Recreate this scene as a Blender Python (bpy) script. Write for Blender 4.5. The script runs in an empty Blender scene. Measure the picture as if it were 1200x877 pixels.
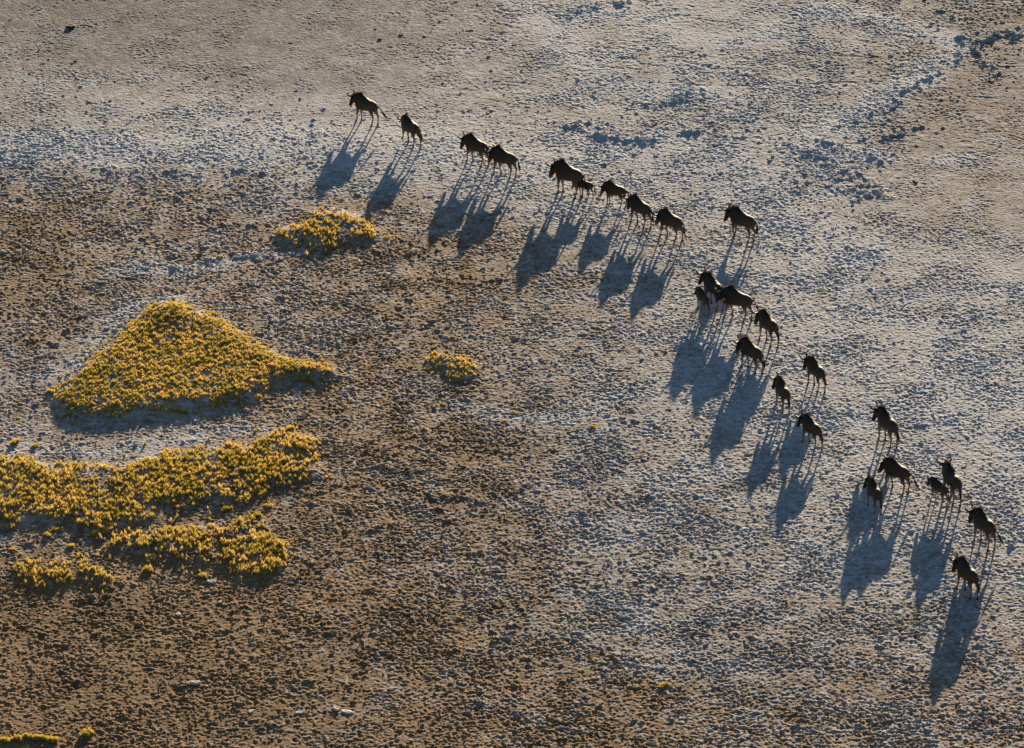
import bpy, math, random
import numpy as np
from mathutils import Vector, Matrix

S = bpy.context.scene
COL = S.collection
R = math.radians

# ------------------------------------------------------------------ camera
W0, H0 = 1200.0, 877.0            # the photograph's size
F = 6640.0                        # focal length in photograph pixels
DEP = R(26.0)                     # the camera looks down by this much
DIST = 240.0                      # to the point in the picture's centre
CAM = Vector((0, -DIST * math.cos(DEP), DIST * math.sin(DEP)))
cd = bpy.data.cameras.new('camera')
cam = bpy.data.objects.new('camera', cd)
COL.objects.link(cam)
cam.location = CAM
cam.rotation_euler = (math.pi / 2 - DEP, 0, 0)
cd.sensor_fit = 'HORIZONTAL'
cd.sensor_width = 36
cd.lens = 36 * F / W0
cd.clip_start = 1
cd.clip_end = 20000
S.camera = cam

# ------------------------------------------------------------------ sky and sun
SUN_EL, SUN_AZ = R(9.2), R(11.0)   # azimuth clockwise from +Y
w = bpy.data.worlds.new('World')
S.world = w
w.use_nodes = True
nt = w.node_tree
nt.nodes.clear()
sky = nt.nodes.new('ShaderNodeTexSky')
sky.sky_type = 'NISHITA'
sky.sun_disc = False
sky.sun_elevation = SUN_EL
sky.sun_rotation = SUN_AZ
sky.air_density = 1.0
sky.dust_density = 0.3
sky.ozone_density = 2.0
bg = nt.nodes.new('ShaderNodeBackground')
bg.inputs['Strength'].default_value = 0.05
wo = nt.nodes.new('ShaderNodeOutputWorld')
nt.links.new(sky.outputs[0], bg.inputs[0])
nt.links.new(bg.outputs[0], wo.inputs[0])
sl = bpy.data.lights.new('sun', 'SUN')
sl.energy = 5.0
sl.angle = R(0.5)
sl.color = (1.0, 0.785, 0.53)
sun = bpy.data.objects.new('sun', sl)
COL.objects.link(sun)
sdir = Vector((math.sin(SUN_AZ) * math.cos(SUN_EL), math.cos(SUN_AZ) * math.cos(SUN_EL), math.sin(SUN_EL)))
sun.rotation_euler = sdir.to_track_quat('Z', 'Y').to_euler()
sun.location = sdir * 300
S.view_settings.view_transform = 'Standard'
S.view_settings.look = 'None'
S.view_settings.gamma = 1
S.view_settings.exposure = 1.25

# ------------------------------------------------------------------ helpers
cD, sD = math.cos(DEP), math.sin(DEP)

def P(px, py):
    """the point of the flat ground seen at a pixel of the photograph"""
    a, b = px - W0 / 2, -(py - H0 / 2)
    d = Vector((a, F * cD + b * sD, -F * sD + b * cD))
    t = -CAM.z / d.z
    return CAM.x + d.x * t, CAM.y + d.y * t

def unP(x, y):
    """chart coordinates of ground points (numpy)"""
    dy, dz = y - CAM.y, -CAM.z
    fwd = dy * cD - dz * sD
    up = dy * sD + dz * cD
    return W0 / 2 + F * x / fwd, H0 / 2 - F * up / fwd

def tag(o, label=None, cat=None, group=None, kind=None):
    if label: o['label'] = label
    if cat: o['category'] = cat
    if group: o['group'] = group
    if kind: o['kind'] = kind
    return o

def link(name, me, mat, parent=None):
    o = bpy.data.objects.new(name, me)
    COL.objects.link(o)
    if mat and not me.materials: me.materials.append(mat)
    if parent: o.parent = parent
    return o

RS = np.random.RandomState(7)
_perm = RS.permutation(4096)
_gr = RS.uniform(0, 2 * np.pi, 4096)
_gx, _gy = np.cos(_gr), np.sin(_gr)

def perlin(x, y, seed=0):
    xi = np.floor(x).astype(np.int64); yi = np.floor(y).astype(np.int64)
    xf = x - xi; yf = y - yi
    u = xf * xf * xf * (xf * (xf * 6 - 15) + 10)
    v = yf * yf * yf * (yf * (yf * 6 - 15) + 10)
    def g(ix, iy, fx, fy):
        h = _perm[(_perm[(ix + seed * 131) & 4095] + iy) & 4095]
        return _gx[h] * fx + _gy[h] * fy
    a = g(xi, yi, xf, yf); b = g(xi + 1, yi, xf - 1, yf)
    c = g(xi, yi + 1, xf, yf - 1); d = g(xi + 1, yi + 1, xf - 1, yf - 1)
    return ((a + (b - a) * u) * (1 - v) + (c + (d - c) * u) * v) * 1.5

def fbm(x, y, lam, octs=4, seed=0, gain=0.5):
    s, amp, tot = 0, 1.0, 0
    for k in range(octs):
        s = s + amp * perlin(x / lam + 17.3 * k, y / lam - 9.1 * k, seed + k)
        tot += amp; amp *= gain; lam *= 0.5
    return s / tot

def sstep(a, b, x):
    t = np.clip((x - a) / (b - a), 0, 1)
    return t * t * (3 - 2 * t)

def rbf(pts, u, v, rad=95.0):
    """smooth interpolation of scattered values over the chart"""
    num = np.zeros_like(u); den = np.full_like(u, 1e-6)
    for (a, b, val) in pts:
        d2 = ((u - a) ** 2 + ((v - b) * 1.5) ** 2) / rad ** 2
        wgt = np.exp(-d2) + 0.02 / (1 + d2) ** 2
        num += wgt * val; den += wgt
    return num / den

# ------------------------------------------------------------------ node helpers
def new_mat(name):
    m = bpy.data.materials.new(name)
    m.use_nodes = True
    n = m.node_tree
    n.nodes.clear()
    out = n.nodes.new('ShaderNodeOutputMaterial')
    return m, n, out

def N(n, t, **kw):
    x = n.nodes.new(t)
    for k, v in kw.items():
        if k in x.inputs: x.inputs[k].default_value = v
        else: setattr(x, k, v)
    return x

def ramp(n, src, stops):
    r = n.nodes.new('ShaderNodeValToRGB')
    e = r.color_ramp.elements
    while len(e) < len(stops): e.new(0.5)
    for i, (p, c) in enumerate(stops):
        e[i].position = p
        e[i].color = (c[0], c[1], c[2], 1) if isinstance(c, tuple) else (c, c, c, 1)
    n.links.new(src, r.inputs[0])
    return r

def mixc(n, fac, a, b, blend='MIX'):
    m = n.nodes.new('ShaderNodeMix')
    m.data_type = 'RGBA'; m.blend_type = blend
    for s, v in ((0, fac), (6, a), (7, b)):
        if isinstance(v, (float, int)): m.inputs[s].default_value = v
        elif isinstance(v, tuple): m.inputs[s].default_value = (*v, 1)
        else: n.links.new(v, m.inputs[s])
    return m.outputs[2]

# ------------------------------------------------------------------ ground material
def ground_material():
    m, n, out = new_mat('dried_mud_and_salt')
    bs = N(n, 'ShaderNodeBsdfPrincipled', Roughness=0.88)
    bs.inputs['Specular IOR Level'].default_value = 0.15
    geo = N(n, 'ShaderNodeNewGeometry')
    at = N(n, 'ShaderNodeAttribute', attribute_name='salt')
    n1 = N(n, 'ShaderNodeTexNoise', Scale=3.2, Detail=8.0, Roughness=0.7)
    n2 = N(n, 'ShaderNodeTexNoise', Scale=0.35, Detail=5.0, Roughness=0.6)
    n3 = N(n, 'ShaderNodeTexNoise', Scale=9.0, Detail=6.0, Roughness=0.75)
    for q in (n1, n2, n3): n.links.new(geo.outputs['Position'], q.inputs['Vector'])
    # bare mud: tan to darker brown
    mud = ramp(n, n2.outputs[0], [(0.32, (0.16, 0.096, 0.046)), (0.52, (0.235, 0.146, 0.070)), (0.7, (0.30, 0.20, 0.105))])
    mudv = mixc(n, ramp(n, n3.outputs[0], [(0.35, 0.0), (0.65, 1.0)]).outputs[0], (0.66, 0.64, 0.62), (1.28, 1.25, 1.22))
    mud2 = mixc(n, 1.0, mud.outputs[0], mudv, 'MULTIPLY')
    # salt crust: cool pale grey
    salt = ramp(n, n1.outputs[0], [(0.3, (0.36, 0.368, 0.385)), (0.52, (0.51, 0.518, 0.53)), (0.70, (0.73, 0.73, 0.735))])
    # salt + noise thresholded so that it breaks into flecks
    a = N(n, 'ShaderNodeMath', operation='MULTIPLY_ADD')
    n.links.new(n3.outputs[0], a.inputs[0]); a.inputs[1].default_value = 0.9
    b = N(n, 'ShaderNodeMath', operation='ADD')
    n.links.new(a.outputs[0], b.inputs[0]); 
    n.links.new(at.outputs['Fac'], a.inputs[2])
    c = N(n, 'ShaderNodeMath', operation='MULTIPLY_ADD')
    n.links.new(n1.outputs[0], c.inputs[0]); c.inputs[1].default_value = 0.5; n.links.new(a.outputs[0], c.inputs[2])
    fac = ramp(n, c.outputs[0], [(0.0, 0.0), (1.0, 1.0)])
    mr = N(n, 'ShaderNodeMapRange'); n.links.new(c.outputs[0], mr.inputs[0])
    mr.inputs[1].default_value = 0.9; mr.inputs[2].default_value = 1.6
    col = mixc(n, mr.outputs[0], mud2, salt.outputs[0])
    ash = N(n, 'ShaderNodeAttribute', attribute_name='ash')
    am = N(n, 'ShaderNodeMath', operation='MULTIPLY'); am.inputs[1].default_value = 0.9
    n.links.new(ash.outputs['Fac'], am.inputs[0])
    silt = mixc(n, mr.outputs[0], (0.10, 0.108, 0.118), (0.42, 0.448, 0.485))
    col = mixc(n, am.outputs[0], col, silt)
    n5 = N(n, 'ShaderNodeTexNoise', Scale=22.0, Detail=3.0, Roughness=0.7); n.links.new(geo.outputs['Position'], n5.inputs['Vector'])
    gr = ramp(n, n5.outputs[0], [(0.3, 0.6), (0.5, 1.0), (0.7, 1.45)])
    col = mixc(n, 1.0, col, gr.outputs[0], 'MULTIPLY')
    n.links.new(col, bs.inputs['Base Color'])
    bp = N(n, 'ShaderNodeBump', Strength=1.0, Distance=0.03)
    nb = N(n, 'ShaderNodeTexNoise', Scale=11.0, Detail=7.0, Roughness=0.7)
    n.links.new(geo.outputs['Position'], nb.inputs['Vector'])
    n.links.new(nb.outputs[0], bp.inputs['Height'])
    n.links.new(bp.outputs[0], bs.inputs['Normal'])
    n.links.new(bs.outputs[0], out.inputs[0])
    return m

# ------------------------------------------------------------------ ground
SALT = [(100,50,.25),(0,100,.6),(200,130,.8),(100,160,.78),(350,150,1.0),(400,60,.35),(280,60,.28),(550,40,.5),(650,50,.7),
 (800,30,.8),(1000,40,.6),(1150,30,.35),(1150,130,.42),(1100,230,.5),(800,120,.65),(600,120,.6),(700,190,.85),(550,170,.8),
 (900,220,.8),(1000,300,.78),(1150,350,.8),(900,330,.85),(750,330,.6),(600,330,.35),(700,420,.6),(850,480,.8),(1000,450,.85),
 (1150,500,.85),(1000,620,.75),(1150,650,.7),(850,600,.6),(750,560,.5),(750,700,.5),(950,750,.45),(1150,780,.5),(700,850,.28),
 (900,860,.36),(1150,870,.36),(500,600,.28),(550,500,.3),(400,500,.22),(450,400,.28),(300,320,.35),(200,300,.4),(50,270,.25),
 (50,350,.2),(200,240,.42),(450,300,.3),(300,210,.5),(50,200,.42),(150,370,.52),(60,430,.5),(350,400,.45),(200,510,.52),
 (300,500,.4),(0,500,.5),(100,625,.35),(300,590,.2),(100,720,.0),(250,750,.02),(400,750,.2),(450,850,.2),(100,850,.05),(550,800,.2),(600,700,.35)]
CLOD = [(200,60,.0),(50,130,.2),(250,150,.3),(150,250,.8),(300,190,.6),(50,230,.9),(50,350,.8),(300,320,.8),(450,320,.8),(450,400,.8),(100,750,1),
 (300,750,.9),(450,820,.7),(500,560,1.0),(550,620,.8),(400,640,.7),(560,450,.5),(650,560,.55),(700,680,.55),(600,780,.7),(50,850,.9),
 (700,850,.6),(900,860,.6),(1150,860,.6),(1000,720,.4),(850,600,.4),(1000,500,.25),(1150,480,.25),(1150,620,.3),(850,380,.25),(1000,300,.25),
 (1100,250,.08),(1150,150,.08),(950,210,.6),(800,160,.35),(700,150,.25),(1080,80,.4),(950,60,.1),(650,60,.15),(500,40,.2),(400,60,.0),
 (600,250,.35),(700,330,.3),(550,200,.25),(200,130,.2),(150,400,.6),(60,450,.6),(200,510,.45),(900,130,.2)]
RIP = [(200,60,.26),(400,60,.26),(200,140,.5),(150,250,.7),(400,330,.8),(200,750,.7),(500,600,.85),(700,700,.85),(800,850,1.0),(1050,860,1.0),
 (1100,750,.8),(900,650,.75),(1000,500,.72),(1150,450,.72),(850,380,.68),(1000,300,.66),(1120,220,.4),(1150,130,.4),(950,100,.6),(700,100,.6),
 (800,180,.6),(600,250,.6),(700,350,.7),(550,150,.3),(150,520,.6),(500,40,.3),(800,30,.35),(620,20,.4)]
ASH = [(100,50,1),(250,60,1),(400,60,1),(550,60,.7),(700,100,.6),(800,120,.8),(1000,80,.8),(950,130,.7),(1150,10,.9),(1100,40,.5),(1150,200,.55),
 (1100,250,.5),(50,120,.6),(200,120,.4),(600,190,.3),(200,190,.1),(400,200,.2),(100,300,0),(300,300,0),(500,300,0),(700,300,.2),(900,300,.4),(1100,400,.45),
 (900,500,.3),(700,500,.3),(500,500,0),(300,450,0),(100,450,0),(100,650,0),(400,700,0),(600,650,.1),(750,650,.35),(900,700,.3),(1100,700,.25),(1100,850,.0),(700,850,0),(300,850,0)]
# grass patches: outlines on the chart (tuft bases)
PATCH = {
 'dome': [(66,462),(80,450),(102,430),(125,408),(150,388),(165,372),(180,361),(203,355),(216,364),(248,370),(262,380),(276,388),(300,404),(325,418),(350,425),(372,426),(398,432),(388,440),(360,437),(330,440),(312,446),(308,460),(288,464),(255,470),(215,476),(170,480),(135,484),(105,486),(80,480)],
 'band': [(-30,540),(10,534),(40,540),(60,546),(100,546),(150,544),(190,532),(230,528),(262,524),(290,520),(306,512),(335,502),(366,514),(370,524),(330,534),(372,540),(378,556),(340,560),(308,568),(300,578),(260,586),(240,580),(215,590),(180,592),(195,604),(165,612),(110,618),(85,610),(40,606),(20,612),(-30,608)],
 'mat': [(125,634),(150,626),(185,620),(215,618),(240,616),(258,618),(280,610),(300,606),(310,612),(296,620),(320,628),(345,640),(332,652),(338,664),(315,672),(280,668),(268,658),(232,662),(210,652),(175,646),(140,644)],
 'strip': [(14,662),(30,658),(50,662),(78,658),(92,650),(100,660),(122,668),(136,684),(112,684),(96,674),(72,680),(48,682),(36,674),(18,670)],
 'pad': [(326,268),(352,262),(362,256),(352,248),(372,246),(400,246),(420,252),(424,262),(446,268),(446,274),(420,274),(398,282),(378,286),(362,278),(344,282),(328,278)],
 'clump': [(500,417),(512,414),(530,416),(545,419),(556,428),(550,438),(530,434),(512,424)],
}
def outline_xy(name, dy=4):
    return [P(a, b + dy) for a, b in PATCH[name]]

def inside(poly, x, y):
    r = np.zeros(x.shape, bool)
    j = len(poly) - 1
    for i in range(len(poly)):
        xi, yi = poly[i]; xj, yj = poly[j]
        c = ((yi > y) != (yj > y)) & (x < (xj - xi) * (y - yi) / (yj - yi + 1e-12) + xi)
        r ^= c; j = i
    return r

DX, DY = 0.028, 0.042
X0, X1 = -27.5, 27.5
Y0, Y1 = P(600, 890)[1] - 0.5, P(600, -20)[1] + 2.5
gx = np.arange(X0, X1, DX); gy = np.arange(Y0, Y1, DY)
GX, GY = np.meshgrid(gx, gy)
U, V = unP(GX, GY)
f_salt_shade = rbf(SALT, U, V)
f_clod = np.clip(rbf(CLOD, U, V) * 1.15 - 0.15, 0, 1)
f_rip = rbf(RIP, U, V, 110.0)
f_ash = rbf(ASH, U, V)
Hh = np.zeros_like(GX)
# broad undulation
Hh += 0.05 * fbm(GX, GY, 9.0, 3, 1)
patchy = sstep(-0.25, 0.35, fbm(GX, GY, 2.6, 3, 11))

def cells(x, y, size, seed):
    """jittered cells: a random number per cell and the distance to its border"""
    X, Y = x / size, y / size
    xi = np.floor(X).astype(np.int64); yi = np.floor(Y).astype(np.int64)
    f1 = np.full(X.shape, 9.0); f2 = np.full(X.shape, 9.0); rid = np.zeros(X.shape)
    for di in (-1, 0, 1):
        for dj in (-1, 0, 1):
            h = _perm[(_perm[(xi + di + seed * 77) & 4095] + yi + dj) & 4095]
            h2 = _perm[(h + 911) & 4095]
            d = np.hypot(xi + di + 0.1 + 0.8 * h / 4096.0 - X, yi + dj + 0.1 + 0.8 * h2 / 4096.0 - Y)
            near_ = d < f1
            f2 = np.where(near_, f1, np.minimum(f2, d))
            rid = np.where(near_, _perm[(h + 77) & 4095] / 4096.0, rid)
            f1 = np.where(near_, d, f1)
    return rid, f2 - f1
wx_ = 0.07 * perlin(GX / 0.23, GY / 0.23, 40) + 0.04 * perlin(GX / 0.09, GY / 0.09, 42)
wy_ = 0.07 * perlin(GX / 0.23, GY / 0.23, 41) + 0.04 * perlin(GX / 0.09, GY / 0.09, 43)
rA, eA = cells(GX + wx_, GY + wy_, 0.19, 1)
rB, eB = cells(GX + wx_, GY + wy_, 0.115, 2)
rC, eC = cells(GX + wx_ * 1.5, GY + wy_ * 1.5, 0.34, 3)
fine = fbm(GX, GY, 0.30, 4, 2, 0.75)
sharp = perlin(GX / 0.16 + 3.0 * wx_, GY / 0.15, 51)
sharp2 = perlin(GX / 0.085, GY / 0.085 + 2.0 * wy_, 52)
Hh += f_rip * (0.46 + 0.8 * patchy) * (0.050 * fine + 0.030 * (rA - 0.5) * sstep(0, 0.15, eA) + 0.022 * (rB - 0.5) * sstep(0, 0.2, eB)
                                      + 0.034 * sharp + 0.016 * sharp2)
Hh += 0.004 * sharp + 0.003 * sharp2
# wind- and water-laid streaks on the far pan
wtop = sstep(260, 150, V) * sstep(380, 620, U)
strk = 1 - 2 * np.abs(perlin(GX / 0.9 + 1.0 * perlin(GX / 0.7, GY / 0.7, 57), (GY + 0.25 * GX) / 0.5 + 0.9 * perlin(GX / 1.6, GY / 1.6, 59), 56))
Hh += 0.016 * wtop * strk * sstep(-0.4, 0.3, fbm(GX, GY, 4.0, 2, 58))
pk = P(203, 376)
Hh += 0.20 * np.exp(-((GX - pk[0]) / 1.0) ** 2 - ((GY - pk[1]) / 1.3) ** 2)
# clods: single cells of the mud standing proud, where the ground is rough
pc = f_clod * (0.24 + 0.9 * sstep(-0.3, 0.35, fbm(GX, GY, 1.7, 3, 31)))
tB = (rB < 0.26 * pc) * sstep(0.05, 0.35, eB); tA = (rA < 0.12 * pc) * sstep(0.05, 0.30, eA); tC = (rC > 1 - 0.035 * pc ** 1.5) * sstep(0.05, 0.3, eC)
Hh += tB * (0.025 + 0.020 * (rA)) + tA * (0.030 + 0.030 * rB) + tC * (0.035 + 0.035 * rB)
n_s = fbm(GX, GY, 1.4, 4, 21)
# soft low mounds under the grass
for nm, hgt in (('dome', 0.28), ('band', 0.16), ('mat', 0.14), ('strip', 0.13), ('pad', 0.22), ('clump', 0.20)):
    po = np.array(outline_xy(nm))
    cx, cy = po[:, 0].mean(), po[:, 1].mean()
    ins = inside([tuple(q) for q in po], GX, GY).astype(float)
    k = 17
    ker = np.hanning(2 * k + 1); ker /= ker.sum()
    for _ in range(2):
        ins = np.apply_along_axis(lambda q: np.convolve(q, ker, 'same'), 1, ins)
        ins = np.apply_along_axis(lambda q: np.convolve(q, ker, 'same'), 0, ins)
    Hh += hgt * ins

def idx(x, y):
    return int(round((x - X0) / DX)), int(round((y - Y0) / DY))

def stamp(x, y, rx, ry, ang, h, shp):
    ex = max(rx, ry) * 1.25
    i0, i1 = int((x - ex - X0) / DX), int((x + ex - X0) / DX) + 2
    j0, j1 = int((y - ex - Y0) / DY), int((y + ex - Y0) / DY) + 2
    if i0 < 1 or j0 < 1 or i1 >= len(gx) or j1 >= len(gy): return
    a = GX[j0:j1, i0:i1] - x; b = GY[j0:j1, i0:i1] - y
    c, s = math.cos(ang), math.sin(ang)
    u = (a * c + b * s) / rx; v = (-a * s + b * c) / ry
    d = u * u + v * v
    Hh[j0:j1, i0:i1] += h * np.clip(1 - d, 0, 1) ** shp

# hoof prints
NP_ = 9000
cx = RS.uniform(X0, X1, NP_); cy = RS.uniform(Y0, Y1, NP_)
for x, y in zip(cx, cy):
    r = RS.uniform(0.08, 0.14)
    i, j = idx(x, y)
    if 0 < i < len(gx) and 0 < j < len(gy):
        stamp(x, y, r, r * 0.8, RS.uniform(0, 3.14), -0.025 * f_rip[j, i], 1.0)

# broken crust ridges, given as runs on the chart: (points, height, width in m, brokenness)
RIDGES = [
 ([(1205,28),(1175,38),(1150,48),(1125,62),(1118,78),(1085,92),(1055,110),(1040,128),(1010,138),(985,148)], 0.085, 0.2, 0.9),
 ([(1215,32),(1180,44),(1160,46)], 0.12, 0.3, 0.6),
 ([(1125,42),(1138,58),(1150,70),(1168,88)], 0.10, 0.22, 0.7),
 ([(1030,165),(1060,154),(1080,150)], 0.10, 0.2, 0.5),
 ([(655,146),(680,150),(700,158),(725,163),(750,165),(785,162),(800,155),(822,154)], 0.10, 0.3, 0.35),
 ([(660,143),(690,145),(705,148)], 0.05, 0.15, 0.2),
 ([(650,12),(655,22),(670,14),(700,6),(735,2)], 0.09, 0.3, 0.5),
 ([(965,168),(1000,178),(1030,186)], 0.10, 0.3, 0.5),
 ([(940,170),(975,215),(1000,205),(1020,230)], 0.07, 0.9, 0.8),
 ([(805,100),(812,112),(790,118),(770,122)], 0.09, 0.5, 0.7),
 ([(805,100),(850,101),(900,99),(960,98),(1040,96)], -0.014, 0.10, 0.15),
 ([(425,545),(470,548),(490,556)], 0.06, 0.3, 0.5),
 ([(505,582),(560,585),(600,578),(625,560)], 0.06, 0.3, 0.5),
 ([(430,620),(480,632),(520,640)], 0.05, 0.3, 0.7),
 ([(340,395),(372,398),(392,410)], 0.06, 0.3, 0.6),
 ([(270,200),(310,204)], 0.08, 0.3, 0.6), ([(120,198),(170,206),(230,200)], 0.08, 0.4, 0.7),
 ([(1060,496),(1090,500)], 0.06, 0.15, 0.4), ([(230,303),(300,300),(330,303)], 0.06, 0.35, 0.4),
]
for pts, hh, wd, brk in RIDGES:
    q = [P(*p) for p in pts]
    dmin = np.full(GX.shape, 9.0)
    xs = [a for a, b in q]; ys = [b for a, b in q]
    m = (GX > min(xs) - 3) & (GX < max(xs) + 3) & (GY > min(ys) - 3) & (GY < max(ys) + 3)
    X, Y = GX[m], GY[m]
    wk = 0.25 if hh < 0 else 1.0
    wx = X + wk * (0.30 * perlin(X / 0.8, Y / 0.8, 61) + 0.15 * perlin(X / 0.3, Y / 0.3, 63)); wy = Y + wk * (0.45 * perlin(X / 0.8, Y / 0.8, 62) + 0.2 * perlin(X / 0.3, Y / 0.3, 64))
    dd = np.full(X.shape, 9.0)
    for (ax, ay), (bx_, by_) in zip(q[:-1], q[1:]):
        vx, vy = bx_ - ax, by_ - ay
        t = np.clip(((wx - ax) * vx + (wy - ay) * vy) / (vx * vx + vy * vy), 0, 1)
        dd = np.minimum(dd, np.hypot(wx - ax - t * vx, wy - ay - t * vy))
    prof = np.clip(1 - (dd / (wd * 1.3)) ** 2, 0, 1)
    if hh > 0: prof = prof * sstep(-0.5, 0.05, perlin(X / 1.3, Y / 1.6, 66) + 0.3 * perlin(X / 0.5, Y / 0.5, 67))
    if hh < 0:
        Hh[m] += hh * prof
    else:
        sel = np.where(rC[m] < 0.75 - 0.45 * brk, 1.0, 0.0) * sstep(0.0, 0.25, eC[m])
        sel2 = np.where(rA[m] < 0.55, 1.0, 0.15) * sstep(0.0, 0.25, eA[m])
        Hh[m] += 1.1 * hh * (0.65 * prof * sel * (0.5 + rB[m]) + 0.55 * prof * sel2 * (0.4 + 0.6 * rB[m]))
    fs = f_salt_shade[m]; f_salt_shade[m] = fs + (0.12 if max(p[1] for p in pts) < 260 else 0.0) * prof * (1 if hh > 0 else -1.4)

# random salt mottling; crests lightened, hollows darkened to put relief shading into the colour
f_salt_shade = f_salt_shade + 0.26 * n_s + 0.26 * fbm(GX, GY, 0.55, 3, 27) + 0.16 * fbm(GX, GY * 2.2, 6.0, 3, 25) + 0.30 * np.clip(fine + 0.6 * sharp, -1, 1)
# winding pale bands of salt left by old run-off: (points, width in m, strength)
BANDS = [
 ([(600,-5),(640,30),(655,60),(700,95),(780,110),(830,108)], 0.9, 0.35),
 ([(660,25),(700,12),(760,20),(800,45),(850,50),(960,20)], 0.7, 0.35),
 ([(960,10),(1040,22),(1100,40),(1115,60),(1090,85),(1040,110),(1000,140),(950,158),(960,170),(1020,188)], 0.8, 0.5),
 ([(-10,176),(120,170),(260,176),(400,165),(520,172),(600,190)], 1.5, 0.75),
 ([(640,190),(780,170),(860,200),(900,250),(1010,300)], 1.2, 0.25),
 ([(60,440),(110,398),(160,362),(200,352)], 0.6, 0.25), ([(0,524),(120,532),(200,520),(300,505)], 0.6, 0.3),
 ([(130,318),(220,318),(300,298),(330,300)], 0.6, 0.35), ([(1020,182),(1150,188),(1205,186)], 0.4, 0.3),
 ([(820,540),(760,600),(720,650),(700,700),(790,750),(900,790)], 1.0, 0.12), ([(570,485),(620,490),(700,480)], 0.7, 0.35)]
for pts, wd, st in BANDS:
    q = [P(*p) for p in pts]
    xs = [a for a, b in q]; ys = [b for a, b in q]
    m = (GX > min(xs) - 4) & (GX < max(xs) + 4) & (GY > min(ys) - 4) & (GY < max(ys) + 4)
    X, Y = GX[m], GY[m]
    wx = X + 0.9 * fbm(X, Y, 2.5, 4, 161); wy = Y + 1.3 * fbm(X, Y, 2.5, 4, 162)
    dd = np.full(X.shape, 9.0)
    for (ax, ay), (bx_, by_) in zip(q[:-1], q[1:]):
        vx, vy = bx_ - ax, by_ - ay
        t = np.clip(((wx - ax) * vx + (wy - ay) * vy) / (vx * vx + vy * vy), 0, 1)
        dd = np.minimum(dd, np.hypot(wx - ax - t * vx, wy - ay - t * vy))
    f_salt_shade[m] += st * np.exp(-(dd / wd) ** 2)
    Hh[m] += 0.02 * st * np.exp(-(dd / wd) ** 2) * (1 + 2 * fine[m])

# one sheet: fine in the middle, widening rings out to the horizon
def grow(a0, step, n, far):
    k = (far / step) ** (1.0 / n)
    return np.array([step * k ** (i + 1) for i in range(n)]) + a0
# round the fine part a 14 m margin of the same ground (mirrored relief), then the open pan
mid = np.arange(1, 176) * 0.08
outer = grow(14.0, 0.5, 22, 6000)
ax_ = np.concatenate([(X0 - mid[-1] - (outer - 14.0))[::-1], (X0 - mid)[::-1], gx, gx[-1] + mid, gx[-1] + mid[-1] + outer - 14.0])
ay_ = np.concatenate([(Y0 - mid[-1] - (outer - 14.0))[::-1], (Y0 - mid)[::-1], gy, gy[-1] + mid, gy[-1] + mid[-1] + outer - 14.0])
def mirror(v, g):
    lo, hi = g[0], g[-1]
    m_ = np.where(v < lo, 2 * lo - v, np.where(v > hi, 2 * hi - v, v))
    m_ = np.clip(m_, lo, hi)
    over = np.maximum(lo - v, v - hi)
    return np.clip(np.round((m_ - lo) / (g[1] - g[0])).astype(int), 0, len(g) - 1), 1 - sstep(11.0, 14.0, over)
ix, fx_ = mirror(ax_, gx); iy, fy_ = mirror(ay_, gy)
AX, AY = np.meshgrid(ax_, ay_)
Hf = Hh
ZZ = Hh[np.ix_(iy, ix)] * fx_[None, :] * fy_[:, None]
SS = f_salt_shade[np.ix_(iy, ix)]; AA = f_ash[np.ix_(iy, ix)]
ny, nx = ZZ.shape
co = np.stack([AX, AY, ZZ], -1).reshape(-1, 3).astype(np.float32)
ii = np.arange((ny - 1) * (nx - 1))
r_, c_ = ii // (nx - 1), ii % (nx - 1)
a = r_ * nx + c_
quads = np.stack([a, a + 1, a + nx + 1, a + nx], -1).astype(np.int32)

def mesh_np(name, co, faces, smooth=True):
    k = faces.shape[1]
    me = bpy.data.meshes.new(name)
    me.vertices.add(len(co)); me.vertices.foreach_set('co', co.astype(np.float32).ravel())
    me.loops.add(faces.size); me.loops.foreach_set('vertex_index', faces.astype(np.int32).ravel())
    me.polygons.add(len(faces))
    me.polygons.foreach_set('loop_start', np.arange(0, faces.size, k, dtype=np.int32))
    if smooth: me.polygons.foreach_set('use_smooth', np.ones(len(faces), bool))
    me.update(calc_edges=True)
    return me

gm = mesh_np('ground', co, quads)
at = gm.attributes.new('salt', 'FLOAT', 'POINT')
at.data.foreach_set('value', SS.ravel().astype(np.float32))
at = gm.attributes.new('ash', 'FLOAT', 'POINT')
at.data.foreach_set('value', AA.ravel().astype(np.float32))
ground = link('ground', gm, ground_material())
tag(ground, kind='structure')

def ground_z(x, y, r=0.1):
    i, j = idx(x, y)
    k = max(1, int(r / DX))
    return float(Hf[max(0, j - k):j + k + 1, max(0, i - k):i + k + 1].mean())

# ------------------------------------------------------------------ grass
def grass_material(name, c0, c1, tr):
    m, n, out = new_mat(name)
    geo = N(n, 'ShaderNodeNewGeometry')
    nz = N(n, 'ShaderNodeTexNoise', Scale=0.9, Detail=4.0)
    n.links.new(geo.outputs['Position'], nz.inputs['Vector'])
    rp = ramp(n, nz.outputs[0], [(0.35, c0), (0.65, c1)])
    v = ramp(n, geo.outputs['Random Per Island'], [(0.0, (0.6, 0.62, 0.55)), (1.0, (1.25, 1.2, 1.1))])
    col = mixc(n, 1.0, rp.outputs[0], v.outputs[0], 'MULTIPLY')
    d = N(n, 'ShaderNodeBsdfDiffuse'); t = N(n, 'ShaderNodeBsdfTranslucent')
    n.links.new(col, d.inputs[0]); n.links.new(col, t.inputs[0])
    mx = N(n, 'ShaderNodeMixShader'); mx.inputs[0].default_value = tr
    n.links.new(d.outputs[0], mx.inputs[1]); n.links.new(t.outputs[0], mx.inputs[2])
    n.links.new(mx.outputs[0], out.inputs[0])
    return m
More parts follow.
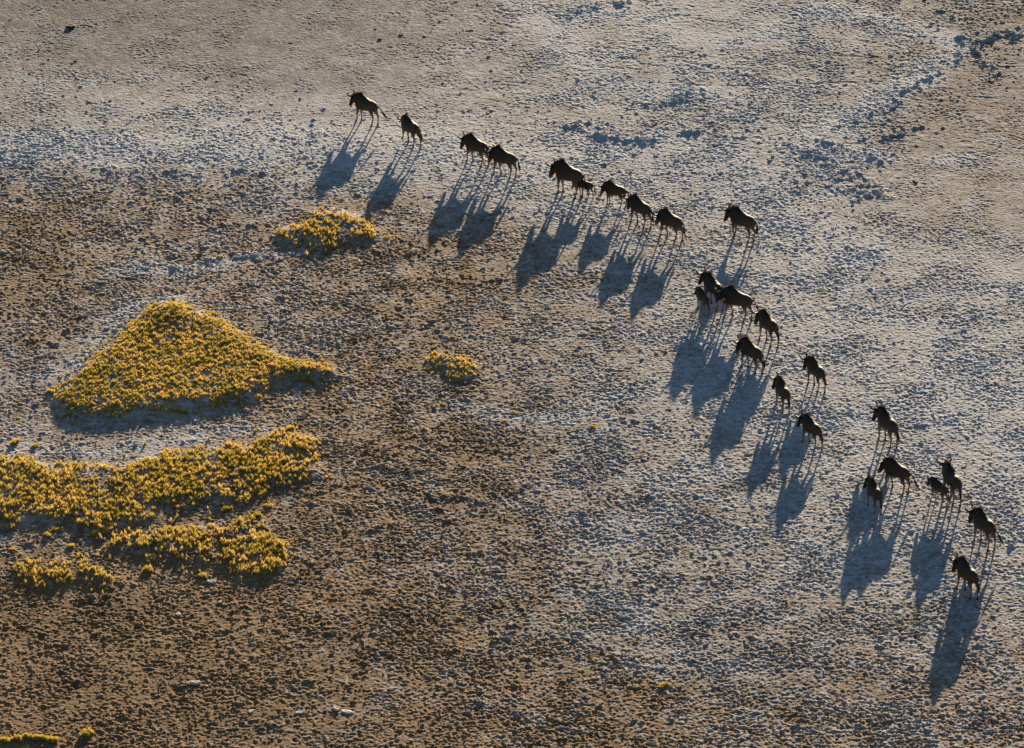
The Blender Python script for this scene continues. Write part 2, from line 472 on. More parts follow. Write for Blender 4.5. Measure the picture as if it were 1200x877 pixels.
M_GRASS = grass_material('sunlit_dry_grass', (0.50, 0.405, 0.07), (0.78, 0.575, 0.19), 0.5)

def tufts_mesh(name, tx, ty, tr, th, nb, origin=(0, 0, 0)):
    """tussocks at (tx,ty) of radius tr and height th, nb blades each, one mesh"""
    n = len(tx)
    idt = np.repeat(np.arange(n), nb)
    m = len(idt)
    az = RS.uniform(0, 2 * np.pi, m)
    lean = np.sqrt(RS.uniform(0, 1, m))
    rr = tr[idt] * lean
    zt = np.array([ground_z(a, b) for a, b in zip(tx, ty)])
    bx = tx[idt] + np.cos(az) * rr * 0.55; by = ty[idt] + np.sin(az) * rr * 0.55
    ht = th[idt] * (1.0 - 0.5 * lean) * RS.uniform(0.5, 1.35, m)
    ex = tx[idt] + np.cos(az) * rr * 1.15; ey = ty[idt] + np.sin(az) * rr * 1.15
    wv = RS.uniform(0.006, 0.013, m)
    pa = RS.uniform(0, 2 * np.pi, m)
    qx, qy = np.cos(pa) * wv, np.sin(pa) * wv
    z0 = zt[idt] - 0.02
    mx_, my_ = (bx * 0.6 + ex * 0.4), (by * 0.6 + ey * 0.4)
    v0 = np.stack([bx - qx * 0.6, by - qy * 0.6, z0], -1); v1 = np.stack([bx + qx * 0.6, by + qy * 0.6, z0], -1)
    v2 = np.stack([mx_ + qx, my_ + qy, z0 + ht * 0.65], -1)
    v4 = np.stack([mx_ - qx, my_ - qy, z0 + ht * 0.65], -1)
    v3 = np.stack([ex, ey, z0 + ht + 0.02], -1)
    co = np.stack([v0, v1, v2, v4, v3], 1).reshape(-1, 3) - np.array(origin)
    b = np.arange(m)[:, None] * 5
    f1 = b + np.array([[0, 1, 2]]); f2 = b + np.array([[0, 2, 3]]); f3 = b + np.array([[3, 2, 4]])
    return mesh_np(name, co, np.concatenate([f1, f2, f3]), smooth=False)

def patch(name, poly_name, dens, th, label, thr=-0.35, cat='grass', kind='stuff', rad=(0.04, 0.085), nb=24, halo=0.0):
    po = outline_xy(poly_name)
    xs = [q[0] for q in po]; ys = [q[1] for q in po]
    x0, x1, y0, y1 = min(xs) - 1, max(xs) + 1, min(ys) - 1, max(ys) + 1
    n = int((x1 - x0) * (y1 - y0) * dens)
    x = RS.uniform(x0, x1, n); y = RS.uniform(y0, y1, n)
    sg = np.where(RS.uniform(0, 1, n) < 0.18, 0.35, 0.06)
    jx = x + 0.6 * perlin(x / 0.7, y / 0.7, 81) + RS.normal(0, 1, n) * sg; jy = y + 1.0 * perlin(x / 0.7, y / 0.7, 82) + RS.normal(0, 1, n) * sg * 1.8
    k = inside(po, jx, jy)
    cl = 0.75 * fbm(x, y, 0.55, 3, 90, 0.7) + 0.4 * fbm(x, y, 2.6, 2, 95)
    k &= cl > thr + RS.uniform(-0.12, 0.12, n)
    x, y, cl = x[k], y[k], cl[k]
    r = RS.uniform(rad[0], rad[1], len(x)) * (1 + 0.4 * np.clip(cl, -0.5, 1))
    lump_ = perlin(x / 0.24, y / 0.27, 97) + 0.5 * perlin(x / 0.12, y / 0.14, 98)
    h = th * RS.uniform(0.7, 1.2, len(x)) * (1 + 0.4 * np.clip(cl, -0.6, 1)) * np.clip(0.95 + 1.0 * lump_, 0.25, 1.55)
    cx, cy = float(np.mean(xs)), float(np.mean(ys))
    o = link(name, tufts_mesh(name, x, y, r, h, nb, (cx, cy, 0)), M_GRASS)
    o.location = (cx, cy, 0)
    tag(o, label, cat, None, kind)
    return o

patch('grass_patch', 'dome', 125, 0.11, 'large dome shaped patch of golden grass on a low mound, left of the herd', thr=-0.27)
patch('grass_patch', 'band', 110, 0.155, 'long dense band of golden grass running in from the left edge', thr=-0.08)
patch('grass_patch', 'mat', 100, 0.165, 'ragged mat of yellow grass just below the long dense band', thr=-0.08)
patch('grass_patch', 'strip', 85, 0.18, 'narrow broken strip of yellow grass at far left, lowest of the three', thr=-0.1)
patch('grass_patch', 'pad', 105, 0.15, 'small spreading pad of bright yellow grass nearest the front of the herd', thr=-0.0)
patch('grass_clump', 'clump', 100, 0.11, 'single bright yellow grass clump alone on brown mud, right of the dome shaped patch', thr=-0.14, kind=None, cat='grass clump')

def small_clump(px, py, wpx, n, h, label, name='grass_clump'):
    x, y = P(px, py)
    n = int(n * 1.4)
    w_ = wpx / 27.6 / 2
    pts = [(0.0, 0.0)] if wpx < 50 else [(q_, 0.12 * math.sin(q_ * 3)) for q_ in np.arange(-w_, w_, 0.1)]
    while len(pts) < n:
        a = pts[RS.randint(len(pts))]
        t = RS.uniform(0, 2 * np.pi)
        b = (a[0] + 0.10 * math.cos(t), a[1] + 0.09 * math.sin(t))
        if abs(b[0]) < w_ + 0.05 and abs(b[1]) < w_ * 0.9 + 0.05: pts.append(b)
    x_ = x + np.array([p[0] for p in pts]); y_ = y + np.array([p[1] for p in pts])
    o = link(name, tufts_mesh(name, x_, y_, RS.uniform(0.05, 0.11, n), h * RS.uniform(0.6, 1.1, n), 44, (x, y, 0)), M_GRASS)
    o.location = (x, y, 0)
    return tag(o, label, 'grass clump')

small_clump(775, 807, 20, 12, 0.16, 'tiny pale yellow grass clump alone in the lower middle of the plain')
small_clump(16, 520, 12, 8, 0.2, 'little upright grass clump just above the long band, at the left edge')
small_clump(39, 524, 18, 10, 0.16, 'sparse little grass clump just above the long band, second from left edge')
small_clump(258, 303, 12, 7, 0.1, 'tiny grass clump on a pale rise above the dome shaped patch')
small_clump(100, 860, 30, 20, 0.22, 'lone grass clump with dark shadow near the bottom left corner')
small_clump(18, 867, 84, 110, 0.2, 'low grass clump cut by the bottom edge in the left corner')
small_clump(52, 866, 20, 12, 0.16, 'small grass clump between the two others in the bottom left corner')
small_clump(602, 484, 9, 5, 0.1, 'tiny green clump, upper of two on a pale spot in mid plain')
small_clump(589, 493, 8, 4, 0.08, 'tiny green clump, lower of two on a pale spot in mid plain')
small_clump(695, 501, 9, 4, 0.12, 'tiny straw coloured clump just right of the two green ones')
small_clump(56, 628, 12, 8, 0.18, 'little grass clump with long shadow above the narrow broken strip')
small_clump(80, 641, 10, 5, 0.15, 'small leaning grass clump touching the top of the narrow broken strip')
small_clump(62, 620, 14, 8, 0.12, 'small pale grass clump just under the long dense band')
small_clump(175, 668, 34, 22, 0.19, 'grass clump between the narrow strip and the ragged mat')
small_clump(236, 676, 26, 13, 0.18, 'small grass clump hanging below the ragged mat')
small_clump(112, 626, 16, 9, 0.17, 'small grass clump at the left tip of the ragged mat')
small_clump(298, 606, 22, 12, 0.19, 'upright grass clump above the right end of the ragged mat')
small_clump(315, 594, 22, 6, 0.14, 'thin wispy grass clump right of the end of the long band')
small_clump(268, 598, 34, 14, 0.17, 'loose grass clump between the long band and the ragged mat')
small_clump(12, 645, 14, 5, 0.12, 'tiny grass clump left of the narrow broken strip')

# ------------------------------------------------------------------ stones, dung
def rock_material(name, c0, c1):
    m, n, out = new_mat(name)
    bs = N(n, 'ShaderNodeBsdfPrincipled', Roughness=0.85)
    tc = N(n, 'ShaderNodeTexCoord')
    nz = N(n, 'ShaderNodeTexNoise', Scale=9.0, Detail=6.0)
    n.links.new(tc.outputs['Object'], nz.inputs['Vector'])
    rp = ramp(n, nz.outputs[0], [(0.35, c0), (0.65, c1)])
    n.links.new(rp.outputs[0], bs.inputs['Base Color'])
    n.links.new(bs.outputs[0], out.inputs[0])
    return m
M_PALE = rock_material('pale_stone', (0.45, 0.42, 0.40), (0.75, 0.70, 0.66))
M_DARK = rock_material('dark_dung', (0.012, 0.009, 0.007), (0.03, 0.022, 0.016))

def lump(name, px, py, sx, sy, sz, mat, label, cat, seed=0, group=None):
    import bmesh
    bm = bmesh.new()
    bmesh.ops.create_icosphere(bm, subdivisions=3, radius=1)
    for v in bm.verts:
        p = np.array(v.co)
        k = 1 + 0.35 * float(perlin(np.array([p[0] * 1.7 + seed]), np.array([p[1] * 1.7 + p[2] * 2.3]), seed)[0])
        v.co = Vector((v.co.x * sx * k, v.co.y * sy * k, min(max(v.co.z, -0.3), 0.45) * sz * k))
    me = bpy.data.meshes.new(name); bm.to_mesh(me); bm.free()
    for p in me.polygons: p.use_smooth = seed % 2 == 0
    o = link(name, me, mat)
    x, y = P(px, py)
    o.location = (x, y, ground_z(x, y) + sz * 0.15)
    o.rotation_euler.z = seed * 0.7
    return tag(o, label, cat, group)

lump('stone', 228, 801, .26, .12, .12, M_PALE, 'flat pale stone on brown mud, leftmost of the pale stones', 'stone', 0)
lump('stone', 394, 831, .20, .12, .13, M_PALE, 'white angular stone, left of the pair near the bottom edge', 'stone', 3)
lump('stone', 407, 835, .24, .11, .08, M_PALE, 'lower flatter stone, right of the pair near the bottom edge', 'stone', 4)
lump('stone', 352, 835, .20, .10, .08, M_PALE, 'small flat stone left of the pair near the bottom edge', 'stone', 5)
lump('stone', 294, 834, .12, .07, .06, M_PALE, 'tiny pale stone on brown mud between the larger ones', 'stone', 6)
lump('stone', 209, 720, .12, .10, .07, M_PALE, 'small white stone below the ragged grass mat', 'stone', 8)
lump('stone', 248, 682, .20, .12, .09, M_PALE, 'grey stone right under the ragged grass mat', 'stone', 9)
lump('stone', 258, 706, .10, .08, .06, M_PALE, 'small white stone right of and below the ragged grass mat', 'stone', 10)
lump('dung_heap', 83, 32, .28, .22, .16, M_DARK, 'black dung heap alone near the top left corner', 'dung heap', 2)
lump('dung_heap', 445, 46, .11, .1, .08, M_DARK, 'small black dung pile above the leading wildebeest, middle one', 'dung heap', 12)
lump('dung_heap', 470, 41, .11, .1, .08, M_DARK, 'small black dung pile above the leading wildebeest, rightmost one', 'dung heap', 13)
lump('dung_heap', 440, 34, .07, .07, .06, M_DARK, 'tiny black dung pile above the leading wildebeest, topmost one', 'dung heap', 14)
lump('dung_heap', 767, 145, .26, .10, .07, M_DARK, 'flat dark dung heap on the salt crust above the herd', 'dung heap', 15)
lump('dung_heap', 1073, 213, .20, .10, .06, M_DARK, 'small dark dung heap on smooth ground in the upper right', 'dung heap', 16)
lump('dung_heap', 793, 188, .13, .10, .06, M_DARK, 'small dark dung pile right above the middle of the herd', 'dung heap', 17)

# ------------------------------------------------------------------ wildebeest
def coat_material():
    m, n, out = new_mat('wildebeest_coat')
    bs = N(n, 'ShaderNodeBsdfPrincipled', Roughness=0.62)
    bs.inputs['Specular IOR Level'].default_value = 0.3
    bs.inputs['Sheen Weight'].default_value = 0.10
    bs.inputs['Sheen Roughness'].default_value = 0.35
    bs.inputs['Sheen Tint'].default_value = (1.0, 0.85, 0.7, 1)
    tc = N(n, 'ShaderNodeTexCoord')
    sp = N(n, 'ShaderNodeSeparateXYZ'); n.links.new(tc.outputs['Object'], sp.inputs[0])
    # dark forequarters, greyer brown flanks and rump
    fx = N(n, 'ShaderNodeMapRange'); n.links.new(sp.outputs[0], fx.inputs[0])
    fx.inputs[1].default_value = -0.35; fx.inputs[2].default_value = 0.35
    nz = N(n, 'ShaderNodeTexNoise', Scale=7.0, Detail=4.0); n.links.new(tc.outputs['Object'], nz.inputs['Vector'])
    base = mixc(n, fx.outputs[0], (0.060, 0.039, 0.026), (0.010, 0.0075, 0.006))
    # tan legs and belly side
    lz = N(n, 'ShaderNodeMapRange'); n.links.new(sp.outputs[2], lz.inputs[0])
    lz.inputs[1].default_value = 0.78; lz.inputs[2].default_value = 0.50
    leg = mixc(n, lz.outputs[0], base, (0.20, 0.125, 0.075))
    hz = N(n, 'ShaderNodeMapRange'); n.links.new(sp.outputs[2], hz.inputs[0])
    hz.inputs[1].default_value = 0.10; hz.inputs[2].default_value = 0.05
    hoof = mixc(n, hz.outputs[0], leg, (0.02, 0.015, 0.012))
    # brindle bars on neck and shoulder
    wv = N(n, 'ShaderNodeTexWave', Scale=2.6, Distortion=2.0, Detail=2.0)
    n.links.new(tc.outputs['Object'], wv.inputs['Vector'])
    var = mixc(n, wv.outputs['Fac'], (0.85, 0.85, 0.85), (1.12, 1.1, 1.08))
    v2 = mixc(n, nz.outputs[0], (0.7, 0.7, 0.7), (1.3, 1.3, 1.3))
    c = mixc(n, 1.0, mixc(n, 1.0, hoof, var, 'MULTIPLY'), v2, 'MULTIPLY')
    n.links.new(c, bs.inputs['Base Color'])
    bp = N(n, 'ShaderNodeBump', Strength=0.4, Distance=0.01)
    n3 = N(n, 'ShaderNodeTexNoise', Scale=60.0, Detail=2.0); n.links.new(tc.outputs['Object'], n3.inputs['Vector'])
    n.links.new(n3.outputs[0], bp.inputs['Height']); n.links.new(bp.outputs[0], bs.inputs['Normal'])
    n.links.new(bs.outputs[0], out.inputs[0])
    return m

def hair_material(name, col, tr, tcol):
    m, n, out = new_mat(name)
    d = N(n, 'ShaderNodeBsdfPrincipled', Roughness=0.5)
    d.inputs['Base Color'].default_value = (*col, 1)
    t = N(n, 'ShaderNodeBsdfTranslucent'); t.inputs[0].default_value = (*tcol, 1)
    mx = N(n, 'ShaderNodeMixShader'); mx.inputs[0].default_value = tr
    n.links.new(d.outputs[0], mx.inputs[1]); n.links.new(t.outputs[0], mx.inputs[2])
    n.links.new(mx.outputs[0], out.inputs[0])
    return m
def plain(name, col, rough):
    m, n, out = new_mat(name)
    bs = N(n, 'ShaderNodeBsdfPrincipled', Roughness=rough)
    bs.inputs['Base Color'].default_value = (*col, 1)
    n.links.new(bs.outputs[0], out.inputs[0])
    return m
M_COAT = coat_material()
M_MANE = hair_material('black_mane_hair', (0.02, 0.014, 0.01), 0.25, (0.11, 0.055, 0.028))
M_BEARD = hair_material('beard_hair', (0.10, 0.06, 0.035), 0.6, (0.80, 0.36, 0.11))
M_TAIL = hair_material('tail_hair', (0.015, 0.011, 0.009), 0.2, (0.10, 0.045, 0.02))
M_HORN = plain('horn', (0.03, 0.025, 0.02), 0.6)
M_EYE = plain('eye', (0.01, 0.008, 0.006), 0.1)

def loft(verts, faces, path, seg=12):
    """path: (x,y,z,half width,half height); elliptic rings across the path"""
    base = len(verts)
    pts = [Vector(p[:3]) for p in path]
    for i, p in enumerate(pts):
        t = (pts[min(i + 1, len(pts) - 1)] - pts[max(i - 1, 0)]).normalized()
        side = Vector((0, 1, 0)) if abs(t.y) < 0.8 else Vector((1, 0, 0))
        side = (side - t * side.dot(t)).normalized()
        up = t.cross(side).normalized()
        for k in range(seg):
            a = 2 * math.pi * k / seg
            verts.append(p + side * math.cos(a) * path[i][3] + up * math.sin(a) * path[i][4])
    for i in range(len(path) - 1):
        for k in range(seg):
            a = base + i * seg + k; b = base + i * seg + (k + 1) % seg
            faces.append((a, b, b + seg, a + seg))
    faces.append(tuple(base + k for k in range(seg))[::-1])
    faces.append(tuple(base + (len(path) - 1) * seg + k for k in range(seg)))

def finish(verts, faces, name, voxel=0.016, smooth=4):
    import bmesh
    me = bpy.data.meshes.new(name)
    me.from_pydata([tuple(v) for v in verts], [], faces)
    bm = bmesh.new(); bm.from_mesh(me); bmesh.ops.recalc_face_normals(bm, faces=bm.faces); bm.to_mesh(me); bm.free()
    o = bpy.data.objects.new('tmp', me); COL.objects.link(o)
    md = o.modifiers.new('r', 'REMESH'); md.mode = 'VOXEL'; md.voxel_size = voxel; md.use_smooth_shade = True
    ms = o.modifiers.new('s', 'SMOOTH'); ms.iterations = smooth; ms.factor = 0.5
    dg = bpy.context.evaluated_depsgraph_get()
    out = bpy.data.meshes.new_from_object(o.evaluated_get(dg))
    bpy.data.objects.remove(o); bpy.data.meshes.remove(me)
    out.name = name
    for p in out.polygons: p.use_smooth = True
    return out

def strands(name, roots, tips, width, rs):
    co, fs = [], []
    for a, b in zip(roots, tips):
        s = Vector((rs.uniform(-1, 1), rs.uniform(-1, 1), rs.uniform(-.3, .3))).normalized() * width * rs.uniform(.6, 1.2)
        m = (a + b) / 2 + Vector((rs.uniform(-.01, .01), rs.uniform(-.01, .01), 0.01))
        i = len(co)
        co += [a - s, a + s, m + s * 0.8, m - s * 0.8, b]
        fs += [(i, i + 1, i + 2), (i, i + 2, i + 3), (i + 3, i + 2, i + 4)]
    return mesh_np(name, np.array([tuple(c) for c in co]), np.array(fs), smooth=False)

def tube_mesh(name, path, seg=8):
    v, f = [], []
    loft(v, f, path, seg)
    me = bpy.data.meshes.new(name); me.from_pydata([tuple(q) for q in v], [], f)
    for p in me.polygons: p.use_smooth = True
    me.update()
    return me

def make_wildebeest(label, group, loc, heading, scale, neck_yaw=0, head_yaw=0, neck_pitch=-5, head_pitch=-62,
                    stride=(0.12, -0.10, 0.14, -0.12), lift=(0, 0, 0, 0), tail=(0.12, 0.0), calf=False, seed=0):
    """stride: forward offset of the left fore, right fore, left hind, right hind hoof; tail: backward and sideways swing"""
    rs = random.Random(seed)
    root = bpy.data.objects.new('wildebeest', None)
    COL.objects.link(root)
    root.empty_display_size = 0.3
    v, f = [], []
    k = 0.86 if calf else 1.0     # calves are slimmer in the body
    loft(v, f, [(-.70, 0, 1.00, .05, .06), (-.66, 0, .98, .12, .14), (-.57, 0, .955, .18, .20), (-.43, 0, .945, .225 * k, .25 * k), (-.22, 0, .93, .25 * k, .275 * k),
                (0, 0, .94, .27 * k, .325 * k), (.16, 0, .965, .265 * k, .385 * k), (.28, 0, 1.0, .25 * k, .415 * k), (.40, 0, 1.01, .215, .37), (.50, 0, 1.05, .14, .25), (.56, 0, 1.06, .07, .14)], 18)
    # neck and head
    B = Vector((.38, 0, 1.12))
    ny, npi = R(neck_yaw), R(neck_pitch - 9)
    nd = Vector((math.cos(npi) * math.cos(ny), math.cos(npi) * math.sin(ny), math.sin(npi)))
    NL = 0.31
    poll = B + nd * NL
    def q(t): return B + nd * NL * t + Vector((0, 0, -0.02 * math.sin(math.pi * t)))
    loft(v, f, [(*(B - Vector((.12, 0, .03))), .18, .33), (*q(0.15), .17, .31), (*q(.5), .15, .275), (*q(.85), .125, .225), (*poll, .105, .16)], 14)
    hy, hp = R(neck_yaw + head_yaw), R(head_pitch - 8)
    hd = Vector((math.cos(hp) * math.cos(hy), math.cos(hp) * math.sin(hy), math.sin(hp)))
    hs = Vector((-math.sin(hy), math.cos(hy), 0))
    hu = hd.cross(hs) * -1
    if hu.z < 0: hu = -hu
    hv, hf = [], []
    base = len(v)
    top = poll + Vector((0, 0, .05))
    prof = [(-.06, .06, .06), (0, .10, .11), (.08, .11, .13), (.18, .10, .125), (.28, .085, .105), (.38, .08, .09), (.46, .088, .085), (.52, .08, .07), (.555, .04, .04)]
    seg = 12
    for (t, rw, rh) in prof:
        c = top + hd * t - hu * 0.02
        for s in range(seg):
            a = 2 * math.pi * s / seg
            v.append(c + hs * math.cos(a) * rw + hu * math.sin(a) * rh)
    for i in range(len(prof) - 1):
        for s in range(seg):
            a = base + i * seg + s; b = base + i * seg + (s + 1) % seg
            f.append((a, b, b + seg, a + seg))
    f.append(tuple(base + s for s in range(seg))[::-1]); f.append(tuple(base + (len(prof) - 1) * seg + s for s in range(seg)))
    # legs
    L = 0
    for L, (sy, front) in enumerate(((1, 1), (-1, 1), (1, 0), (-1, 0))):
        dx, lf = stride[L], lift[L]
        if front:
            j = [(.36, .10, .95, .08, .12), (.36, .125, .80, .075, .11), (.36, .13, .64, .055, .072), (.385, .125, .42, .040, .044), (.375, .12, .36, .030, .032), (.37, .12, .15, .025, .027), (.385, .12, .085, .034, .034), (.40, .12, .04, .038, .044), (.41, .12, .0, .042, .054)]
            hz = .85
        else:
            j = [(-.50, .10, .98, .10, .17), (-.49, .12, .82, .095, .155), (-.47, .13, .68, .065, .105), (-.56, .13, .52, .040, .055), (-.62, .125, .44, .034, .044), (-.595, .12, .36, .027, .032), (-.57, .12, .15, .026, .028), (-.555, .12, .085, .034, .034), (-.54, .12, .04, .038, .044), (-.53, .12, .0, .042, .054)]
            hz = .90
        pth = []
        for (x, y, z, a, b) in j:
            t = max(0, 1 - z / hz)
            zz = z + lf * t ** 1.5
            xx = x * .9 + dx * .9 * t + (-0.25 if front else -0.1) * lf * math.sin(math.pi * t)
            # a leg swung back gives at the knee or hock
            if dx < 0: xx += (0.03 if front else -0.02) * math.sin(math.pi * t)
            if calf: a, b = a * .85, b * .85
            pth.append((xx, sy * y * k, zz, a, b))
        pth = [(p[0], p[1], p[2], p[3] * 1.14, p[4] * 1.14) for p in pth]
        loft(v, f, pth, 12)
    # tail dock
    tb, ts = tail
    T0 = Vector((-.68, 0, 1.04))
    tp = [T0 + Vector((-.05, 0, .0)), T0 + Vector((-.09 - tb * .2, ts * .2, -.14)), T0 + Vector((-.10 - tb * .5, ts * .5, -.32))]
    loft(v, f, [(*(T0 + Vector((.06, 0, -.02))), .035, .035), (*tp[0], .032, .032), (*tp[1], .026, .026), (*tp[2], .018, .018)], 8)
    body = link('body', finish(v, f, 'body'), M_COAT, root)
    # tail hair
    ro, ti = [], []
    for i in range(80):
        t = rs.uniform(.15, 1)
        a = tp[1].lerp(tp[2], t) if t > 0 else tp[1]
        a = a + Vector((rs.uniform(-.015, .015), rs.uniform(-.02, .02), 0))
        ln = rs.uniform(.24, .42)
        ro.append(a); ti.append(a + Vector((-tb * ln * 1.3 + rs.uniform(-.05, .05), ts * ln * 1.3 + rs.uniform(-.05, .05), -ln * .95)))
    link('tail_hair', strands('tail_hair', ro, ti, .011, rs), M_TAIL, root)
    # mane: from the poll back over the hump
    ro, ti = [], []
    back = [poll + Vector((0, 0, .12)), q(.5) + Vector((0, 0, .21)), Vector((.38, 0, 1.36)), Vector((.25, 0, 1.39)), Vector((.10, 0, 1.30)), Vector((-.05, 0, 1.23))]
    if calf: back = [Vector((p.x, p.y, p.z - .035)) for p in back]
    mlen = 0.10 if calf else 0.19
    for i in range(300):
        t = rs.uniform(0, len(back) - 1.001); s = int(t); u = t - s
        a = back[s].lerp(back[s + 1], u) + Vector((rs.uniform(-.02, .02), rs.uniform(-.03, .03), -.04))
        fall = 1 if t < 3.2 else max(0.25, 1 - (t - 3.2) / 1.6)
        ln = mlen * rs.uniform(.5, 1.15) * fall
        ro.append(a); ti.append(a + Vector((-ln * .45 + rs.uniform(-.04, .04), rs.uniform(-.07, .07), ln + .03)))
    # forelock
    for i in range(40):
        a = top + hs * rs.uniform(-.04, .04) + hu * .08 + hd * rs.uniform(-.03, .08)
        ro.append(a); ti.append(a + hu * rs.uniform(.02, .08) + hd * rs.uniform(.02, .1) + Vector((rs.uniform(-.03, .03),) * 3))
    link('mane', strands('mane', ro, ti, .010, rs), M_MANE, root)
    # beard: chin, throat and the underside of the neck
    ro, ti = [], []
    chin = top + hd * .34 - hu * .07
    thr = poll - hu * .05 + Vector((0, 0, -.10)); chest = Vector((.50, 0, .86))
    line = [chin, thr.lerp(chest, .25), chest]
    for i in range(40 if calf else 90):
        t = rs.uniform(0, 1.5); s = int(t)
        a = line[s].lerp(line[s + 1], t - s) + Vector((rs.uniform(-.02, .02), rs.uniform(-.02, .02), .02))
        ln = rs.uniform(.07, .17) * (.6 if calf else 1)
        ro.append(a); ti.append(a + Vector((rs.uniform(-.04, .03), rs.uniform(-.03, .03), -ln)))
    link('beard', strands('beard', ro, ti, .010, rs), M_BEARD, root)
    # horns: out, dipping, then up and in
    for sg in (1, -1):
        c = top + hu * .055 + hd * .0
        up = (Vector((0, 0, 1)) * .75 + Vector((math.cos(hy), math.sin(hy), 0)) * .75).normalized()
        if calf:
            sh = [(.03, 0, .028), (.07, .02, .022), (.10, .06, .016), (.11, .11, .008)]
        else:
            sh = [(.02, 0, .055), (.09, .02, .050), (.17, .04, .044), (.25, .07, .040), (.31, .13, .035), (.32, .21, .030), (.28, .28, .024), (.22, .31, .010)]
        pa = []
        for (o_, u_, r_) in sh:
            o_, u_ = o_ * .88, u_ * .88
            p = c + hs * sg * o_ + up * u_ - hd * .02
            pa.append((*p, r_, r_))
        link('horn', tube_mesh('horn', pa), M_HORN, root)
        # ear: a drooping leaf
        e0 = top + hs * sg * .08 + hu * .02
        ed = (hs * sg * .9 - Vector((0, 0, .35)) - hd * .1).normalized()
        pe = [(*(e0 + ed * t), r_ * .35, r_) for t, r_ in ((0, .022), (.05, .036), (.10, .034), (.15, .018), (.18, .004))]
        link('ear', tube_mesh('ear', pe), M_COAT, root)
        e = top + hd * .13 + hs * sg * .088 + hu * .03
        link('eye', tube_mesh('eye', [(*(e + hs * sg * t), r_, r_) for t, r_ in ((-.012, .008), (-.004, .018), (.004, .016), (.010, .007))], 8), M_EYE, root)
    x, y = loc
    root.location = (x, y, ground_z(x, y, .5) - 0.008)
    root.rotation_euler.z = R(heading)
    root.scale = (scale,) * 3
    tag(root, label, 'wildebeest', group)
    return root

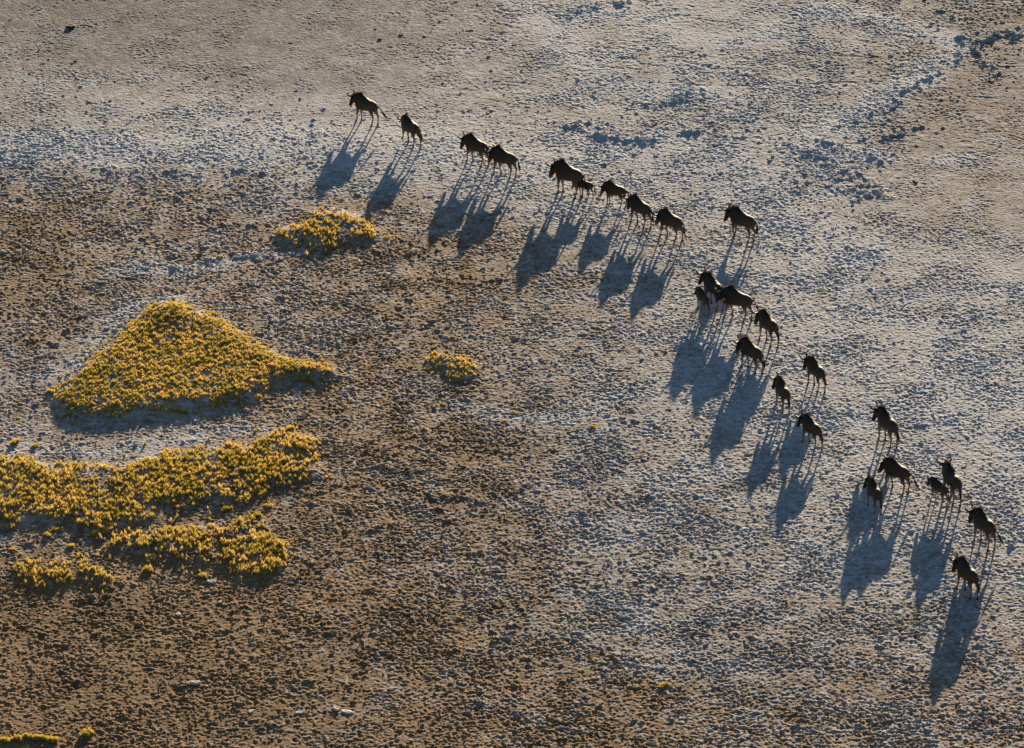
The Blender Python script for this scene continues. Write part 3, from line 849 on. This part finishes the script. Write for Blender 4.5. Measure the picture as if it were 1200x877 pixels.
G = 'wildebeest walking in a long line'
HERD = [
 # px, py of the hooves' middle, angle away from straight left, scale, pose, label
 (431,144,36,1.0, dict(neck_pitch=8, head_pitch=-58, head_yaw=8, stride=(.12,-.05,.05,-.15), tail=(.45,-.12)), 'leading adult wildebeest at the far left end of the line, head up, tail swung out'),
 (483,170,52,.98, dict(neck_pitch=-32, head_pitch=-65, neck_yaw=-20, head_yaw=-20, stride=(.12,-.12,.1,-.2), lift=(.15,0,0,0), tail=(.1,-.1)), 'second wildebeest from the front, walking alone with its head lowered out of sight'),
 (560,193,38,1.0, dict(neck_pitch=-8, head_pitch=-62, head_yaw=14, stride=(.10,-.12,.1,-.16), tail=(.05,0)), 'third wildebeest from the front, rump overlapped by the nose of the one behind'),
 (592.5,206.5,32,1.0, dict(neck_pitch=-28, head_pitch=-62, head_yaw=5, stride=(.14,-.18,.1,-.1)), 'fourth wildebeest from the front, head low behind the rump of the third'),
 (668,229,36,1.17, dict(neck_pitch=-12, head_pitch=-60, head_yaw=5, stride=(.06,-.06,.1,-.1)), 'largest dark wildebeest of the upper line, half hidden by a young one at its flank'),
 (686,231.5,30,.72, dict(neck_pitch=-35, head_pitch=-55, calf=True, stride=(.16,-.14,.14,-.16)), 'young wildebeest pressed against the rump of the largest dark adult'),
 (722.5,241,26,.84, dict(neck_pitch=-25, head_pitch=-60, stride=(.03,-.03,.1,-.14)), 'small wildebeest with lowered head just behind the young one of the upper line'),
 (752,264,47,.98, dict(neck_pitch=-5, head_pitch=-72, head_yaw=10, stride=(.12,-.12,.12,-.12)), 'wildebeest with tall pointed mane, second from the back of the upper group of five'),
 (787.5,279.5,40,.98, dict(neck_pitch=-30, head_pitch=-60, head_yaw=5, stride=(.14,-.14,.14,-.14), tail=(.05,0)), 'last wildebeest of the upper group of five, head down with glowing beard'),
 (871.4,280.4,38,1.05, dict(neck_pitch=4, head_pitch=-60, head_yaw=8, stride=(-.02,.10,.08,-.06), tail=(.03,0)), 'lone wildebeest standing apart on the pale ground right of the upper group'),
 (838,359.5,58,1.03, dict(neck_pitch=22, head_pitch=-55, head_yaw=12, neck_yaw=8, stride=(.04,-.06,.05,-.08)), 'adult wildebeest with raised head behind the calf in the tight trio'),
 (825.5,366,66,.76, dict(neck_pitch=20, head_pitch=-50, calf=True, stride=(.08,-.06,.08,-.08)), 'calf at the left of the tight trio of wildebeest'),
 (865.7,374,29,1.05, dict(neck_pitch=-14, head_pitch=-48, head_yaw=0, stride=(.18,-.14,.12,-.14), tail=(.35,-.05)), 'adult wildebeest at the right of the tight trio, tail swinging back'),
 (902,402,60,1.0, dict(neck_pitch=0, head_pitch=-65, head_yaw=30, neck_yaw=10, stride=(.12,-.12,.1,-.16)), 'wildebeest just behind the tight trio, looking left, with a light tail tip'),
 (881.8,434,50,1.0, dict(neck_pitch=-10, head_pitch=-68, head_yaw=25, neck_yaw=8, stride=(.12,-.12,.06,-.16)), 'wildebeest below the tight trio with both horns and lowered face in profile'),
 (957.8,455.6,62,.95, dict(neck_pitch=5, head_pitch=-65, head_yaw=25, neck_yaw=10, stride=(.10,-.10,.1,-.14)), 'wildebeest at right of the middle line with its rump turned to the viewer'),
 (919,479.7,74,.95, dict(neck_pitch=8, head_pitch=-60, head_yaw=30, neck_yaw=10, stride=(.10,-.10,.1,-.1), tail=(.05,-.05)), 'narrow rear view wildebeest, leftmost of the middle three, pale tail tip'),
 (952.6,521.5,56,.92, dict(neck_pitch=2, head_pitch=-60, head_yaw=15, neck_yaw=8, stride=(.14,-.10,.06,-.2)), 'wildebeest lowest of the middle three, stepping over the long shadows'),
 (1041.4,519.8,62,1.05, dict(neck_pitch=18, head_pitch=-62, head_yaw=30, neck_yaw=8, stride=(.05,-.08,.04,-.08)), 'tall wildebeest standing alone above the lower group, horns curled like a ring'),
 (1052,575.5,42,1.0, dict(neck_pitch=-18, head_pitch=-55, head_yaw=5, stride=(.14,-.12,.04,-.06), tail=(.35,-.08)), 'wildebeest seen side on with head low and tail swinging right, lower group'),
 (1026.4,597,72,.90, dict(neck_pitch=15, head_pitch=-58, head_yaw=25, neck_yaw=10, stride=(.08,-.08,.1,-.1)), 'smaller wildebeest seen from behind standing in a long blue shadow, lower group left'),
 (1102,589.5,54,.76, dict(neck_pitch=5, head_pitch=-55, calf=True, stride=(.16,-.06,.1,-.12)), 'calf walking at the left flank of an adult in the lower group'),
 (1117,586.5,70,1.05, dict(neck_pitch=14, head_pitch=-60, head_yaw=-10, neck_yaw=0, stride=(.1,-.1,.06,-.12)), 'adult wildebeest beside the calf, both horns spread against the pale ground'),
 (1154.5,639,60,1.05, dict(neck_pitch=8, head_pitch=-68, head_yaw=28, neck_yaw=10, stride=(.08,-.06,.0,-.1), tail=(.30,-.22)), 'wildebeest nearest the right edge, glowing beard and tail swung to the right'),
 (1135,696,62,1.02, dict(neck_pitch=2, head_pitch=-64, head_yaw=22, neck_yaw=10, stride=(.16,-.10,.06,-.12)), 'last wildebeest of the whole line, lowest on the plain'),
]
for i, (px, py, a, sc, pose, lab) in enumerate(HERD):
    make_wildebeest(lab, G, P(px - 2.5, py), 180 - a, sc, seed=i + 1, **pose)
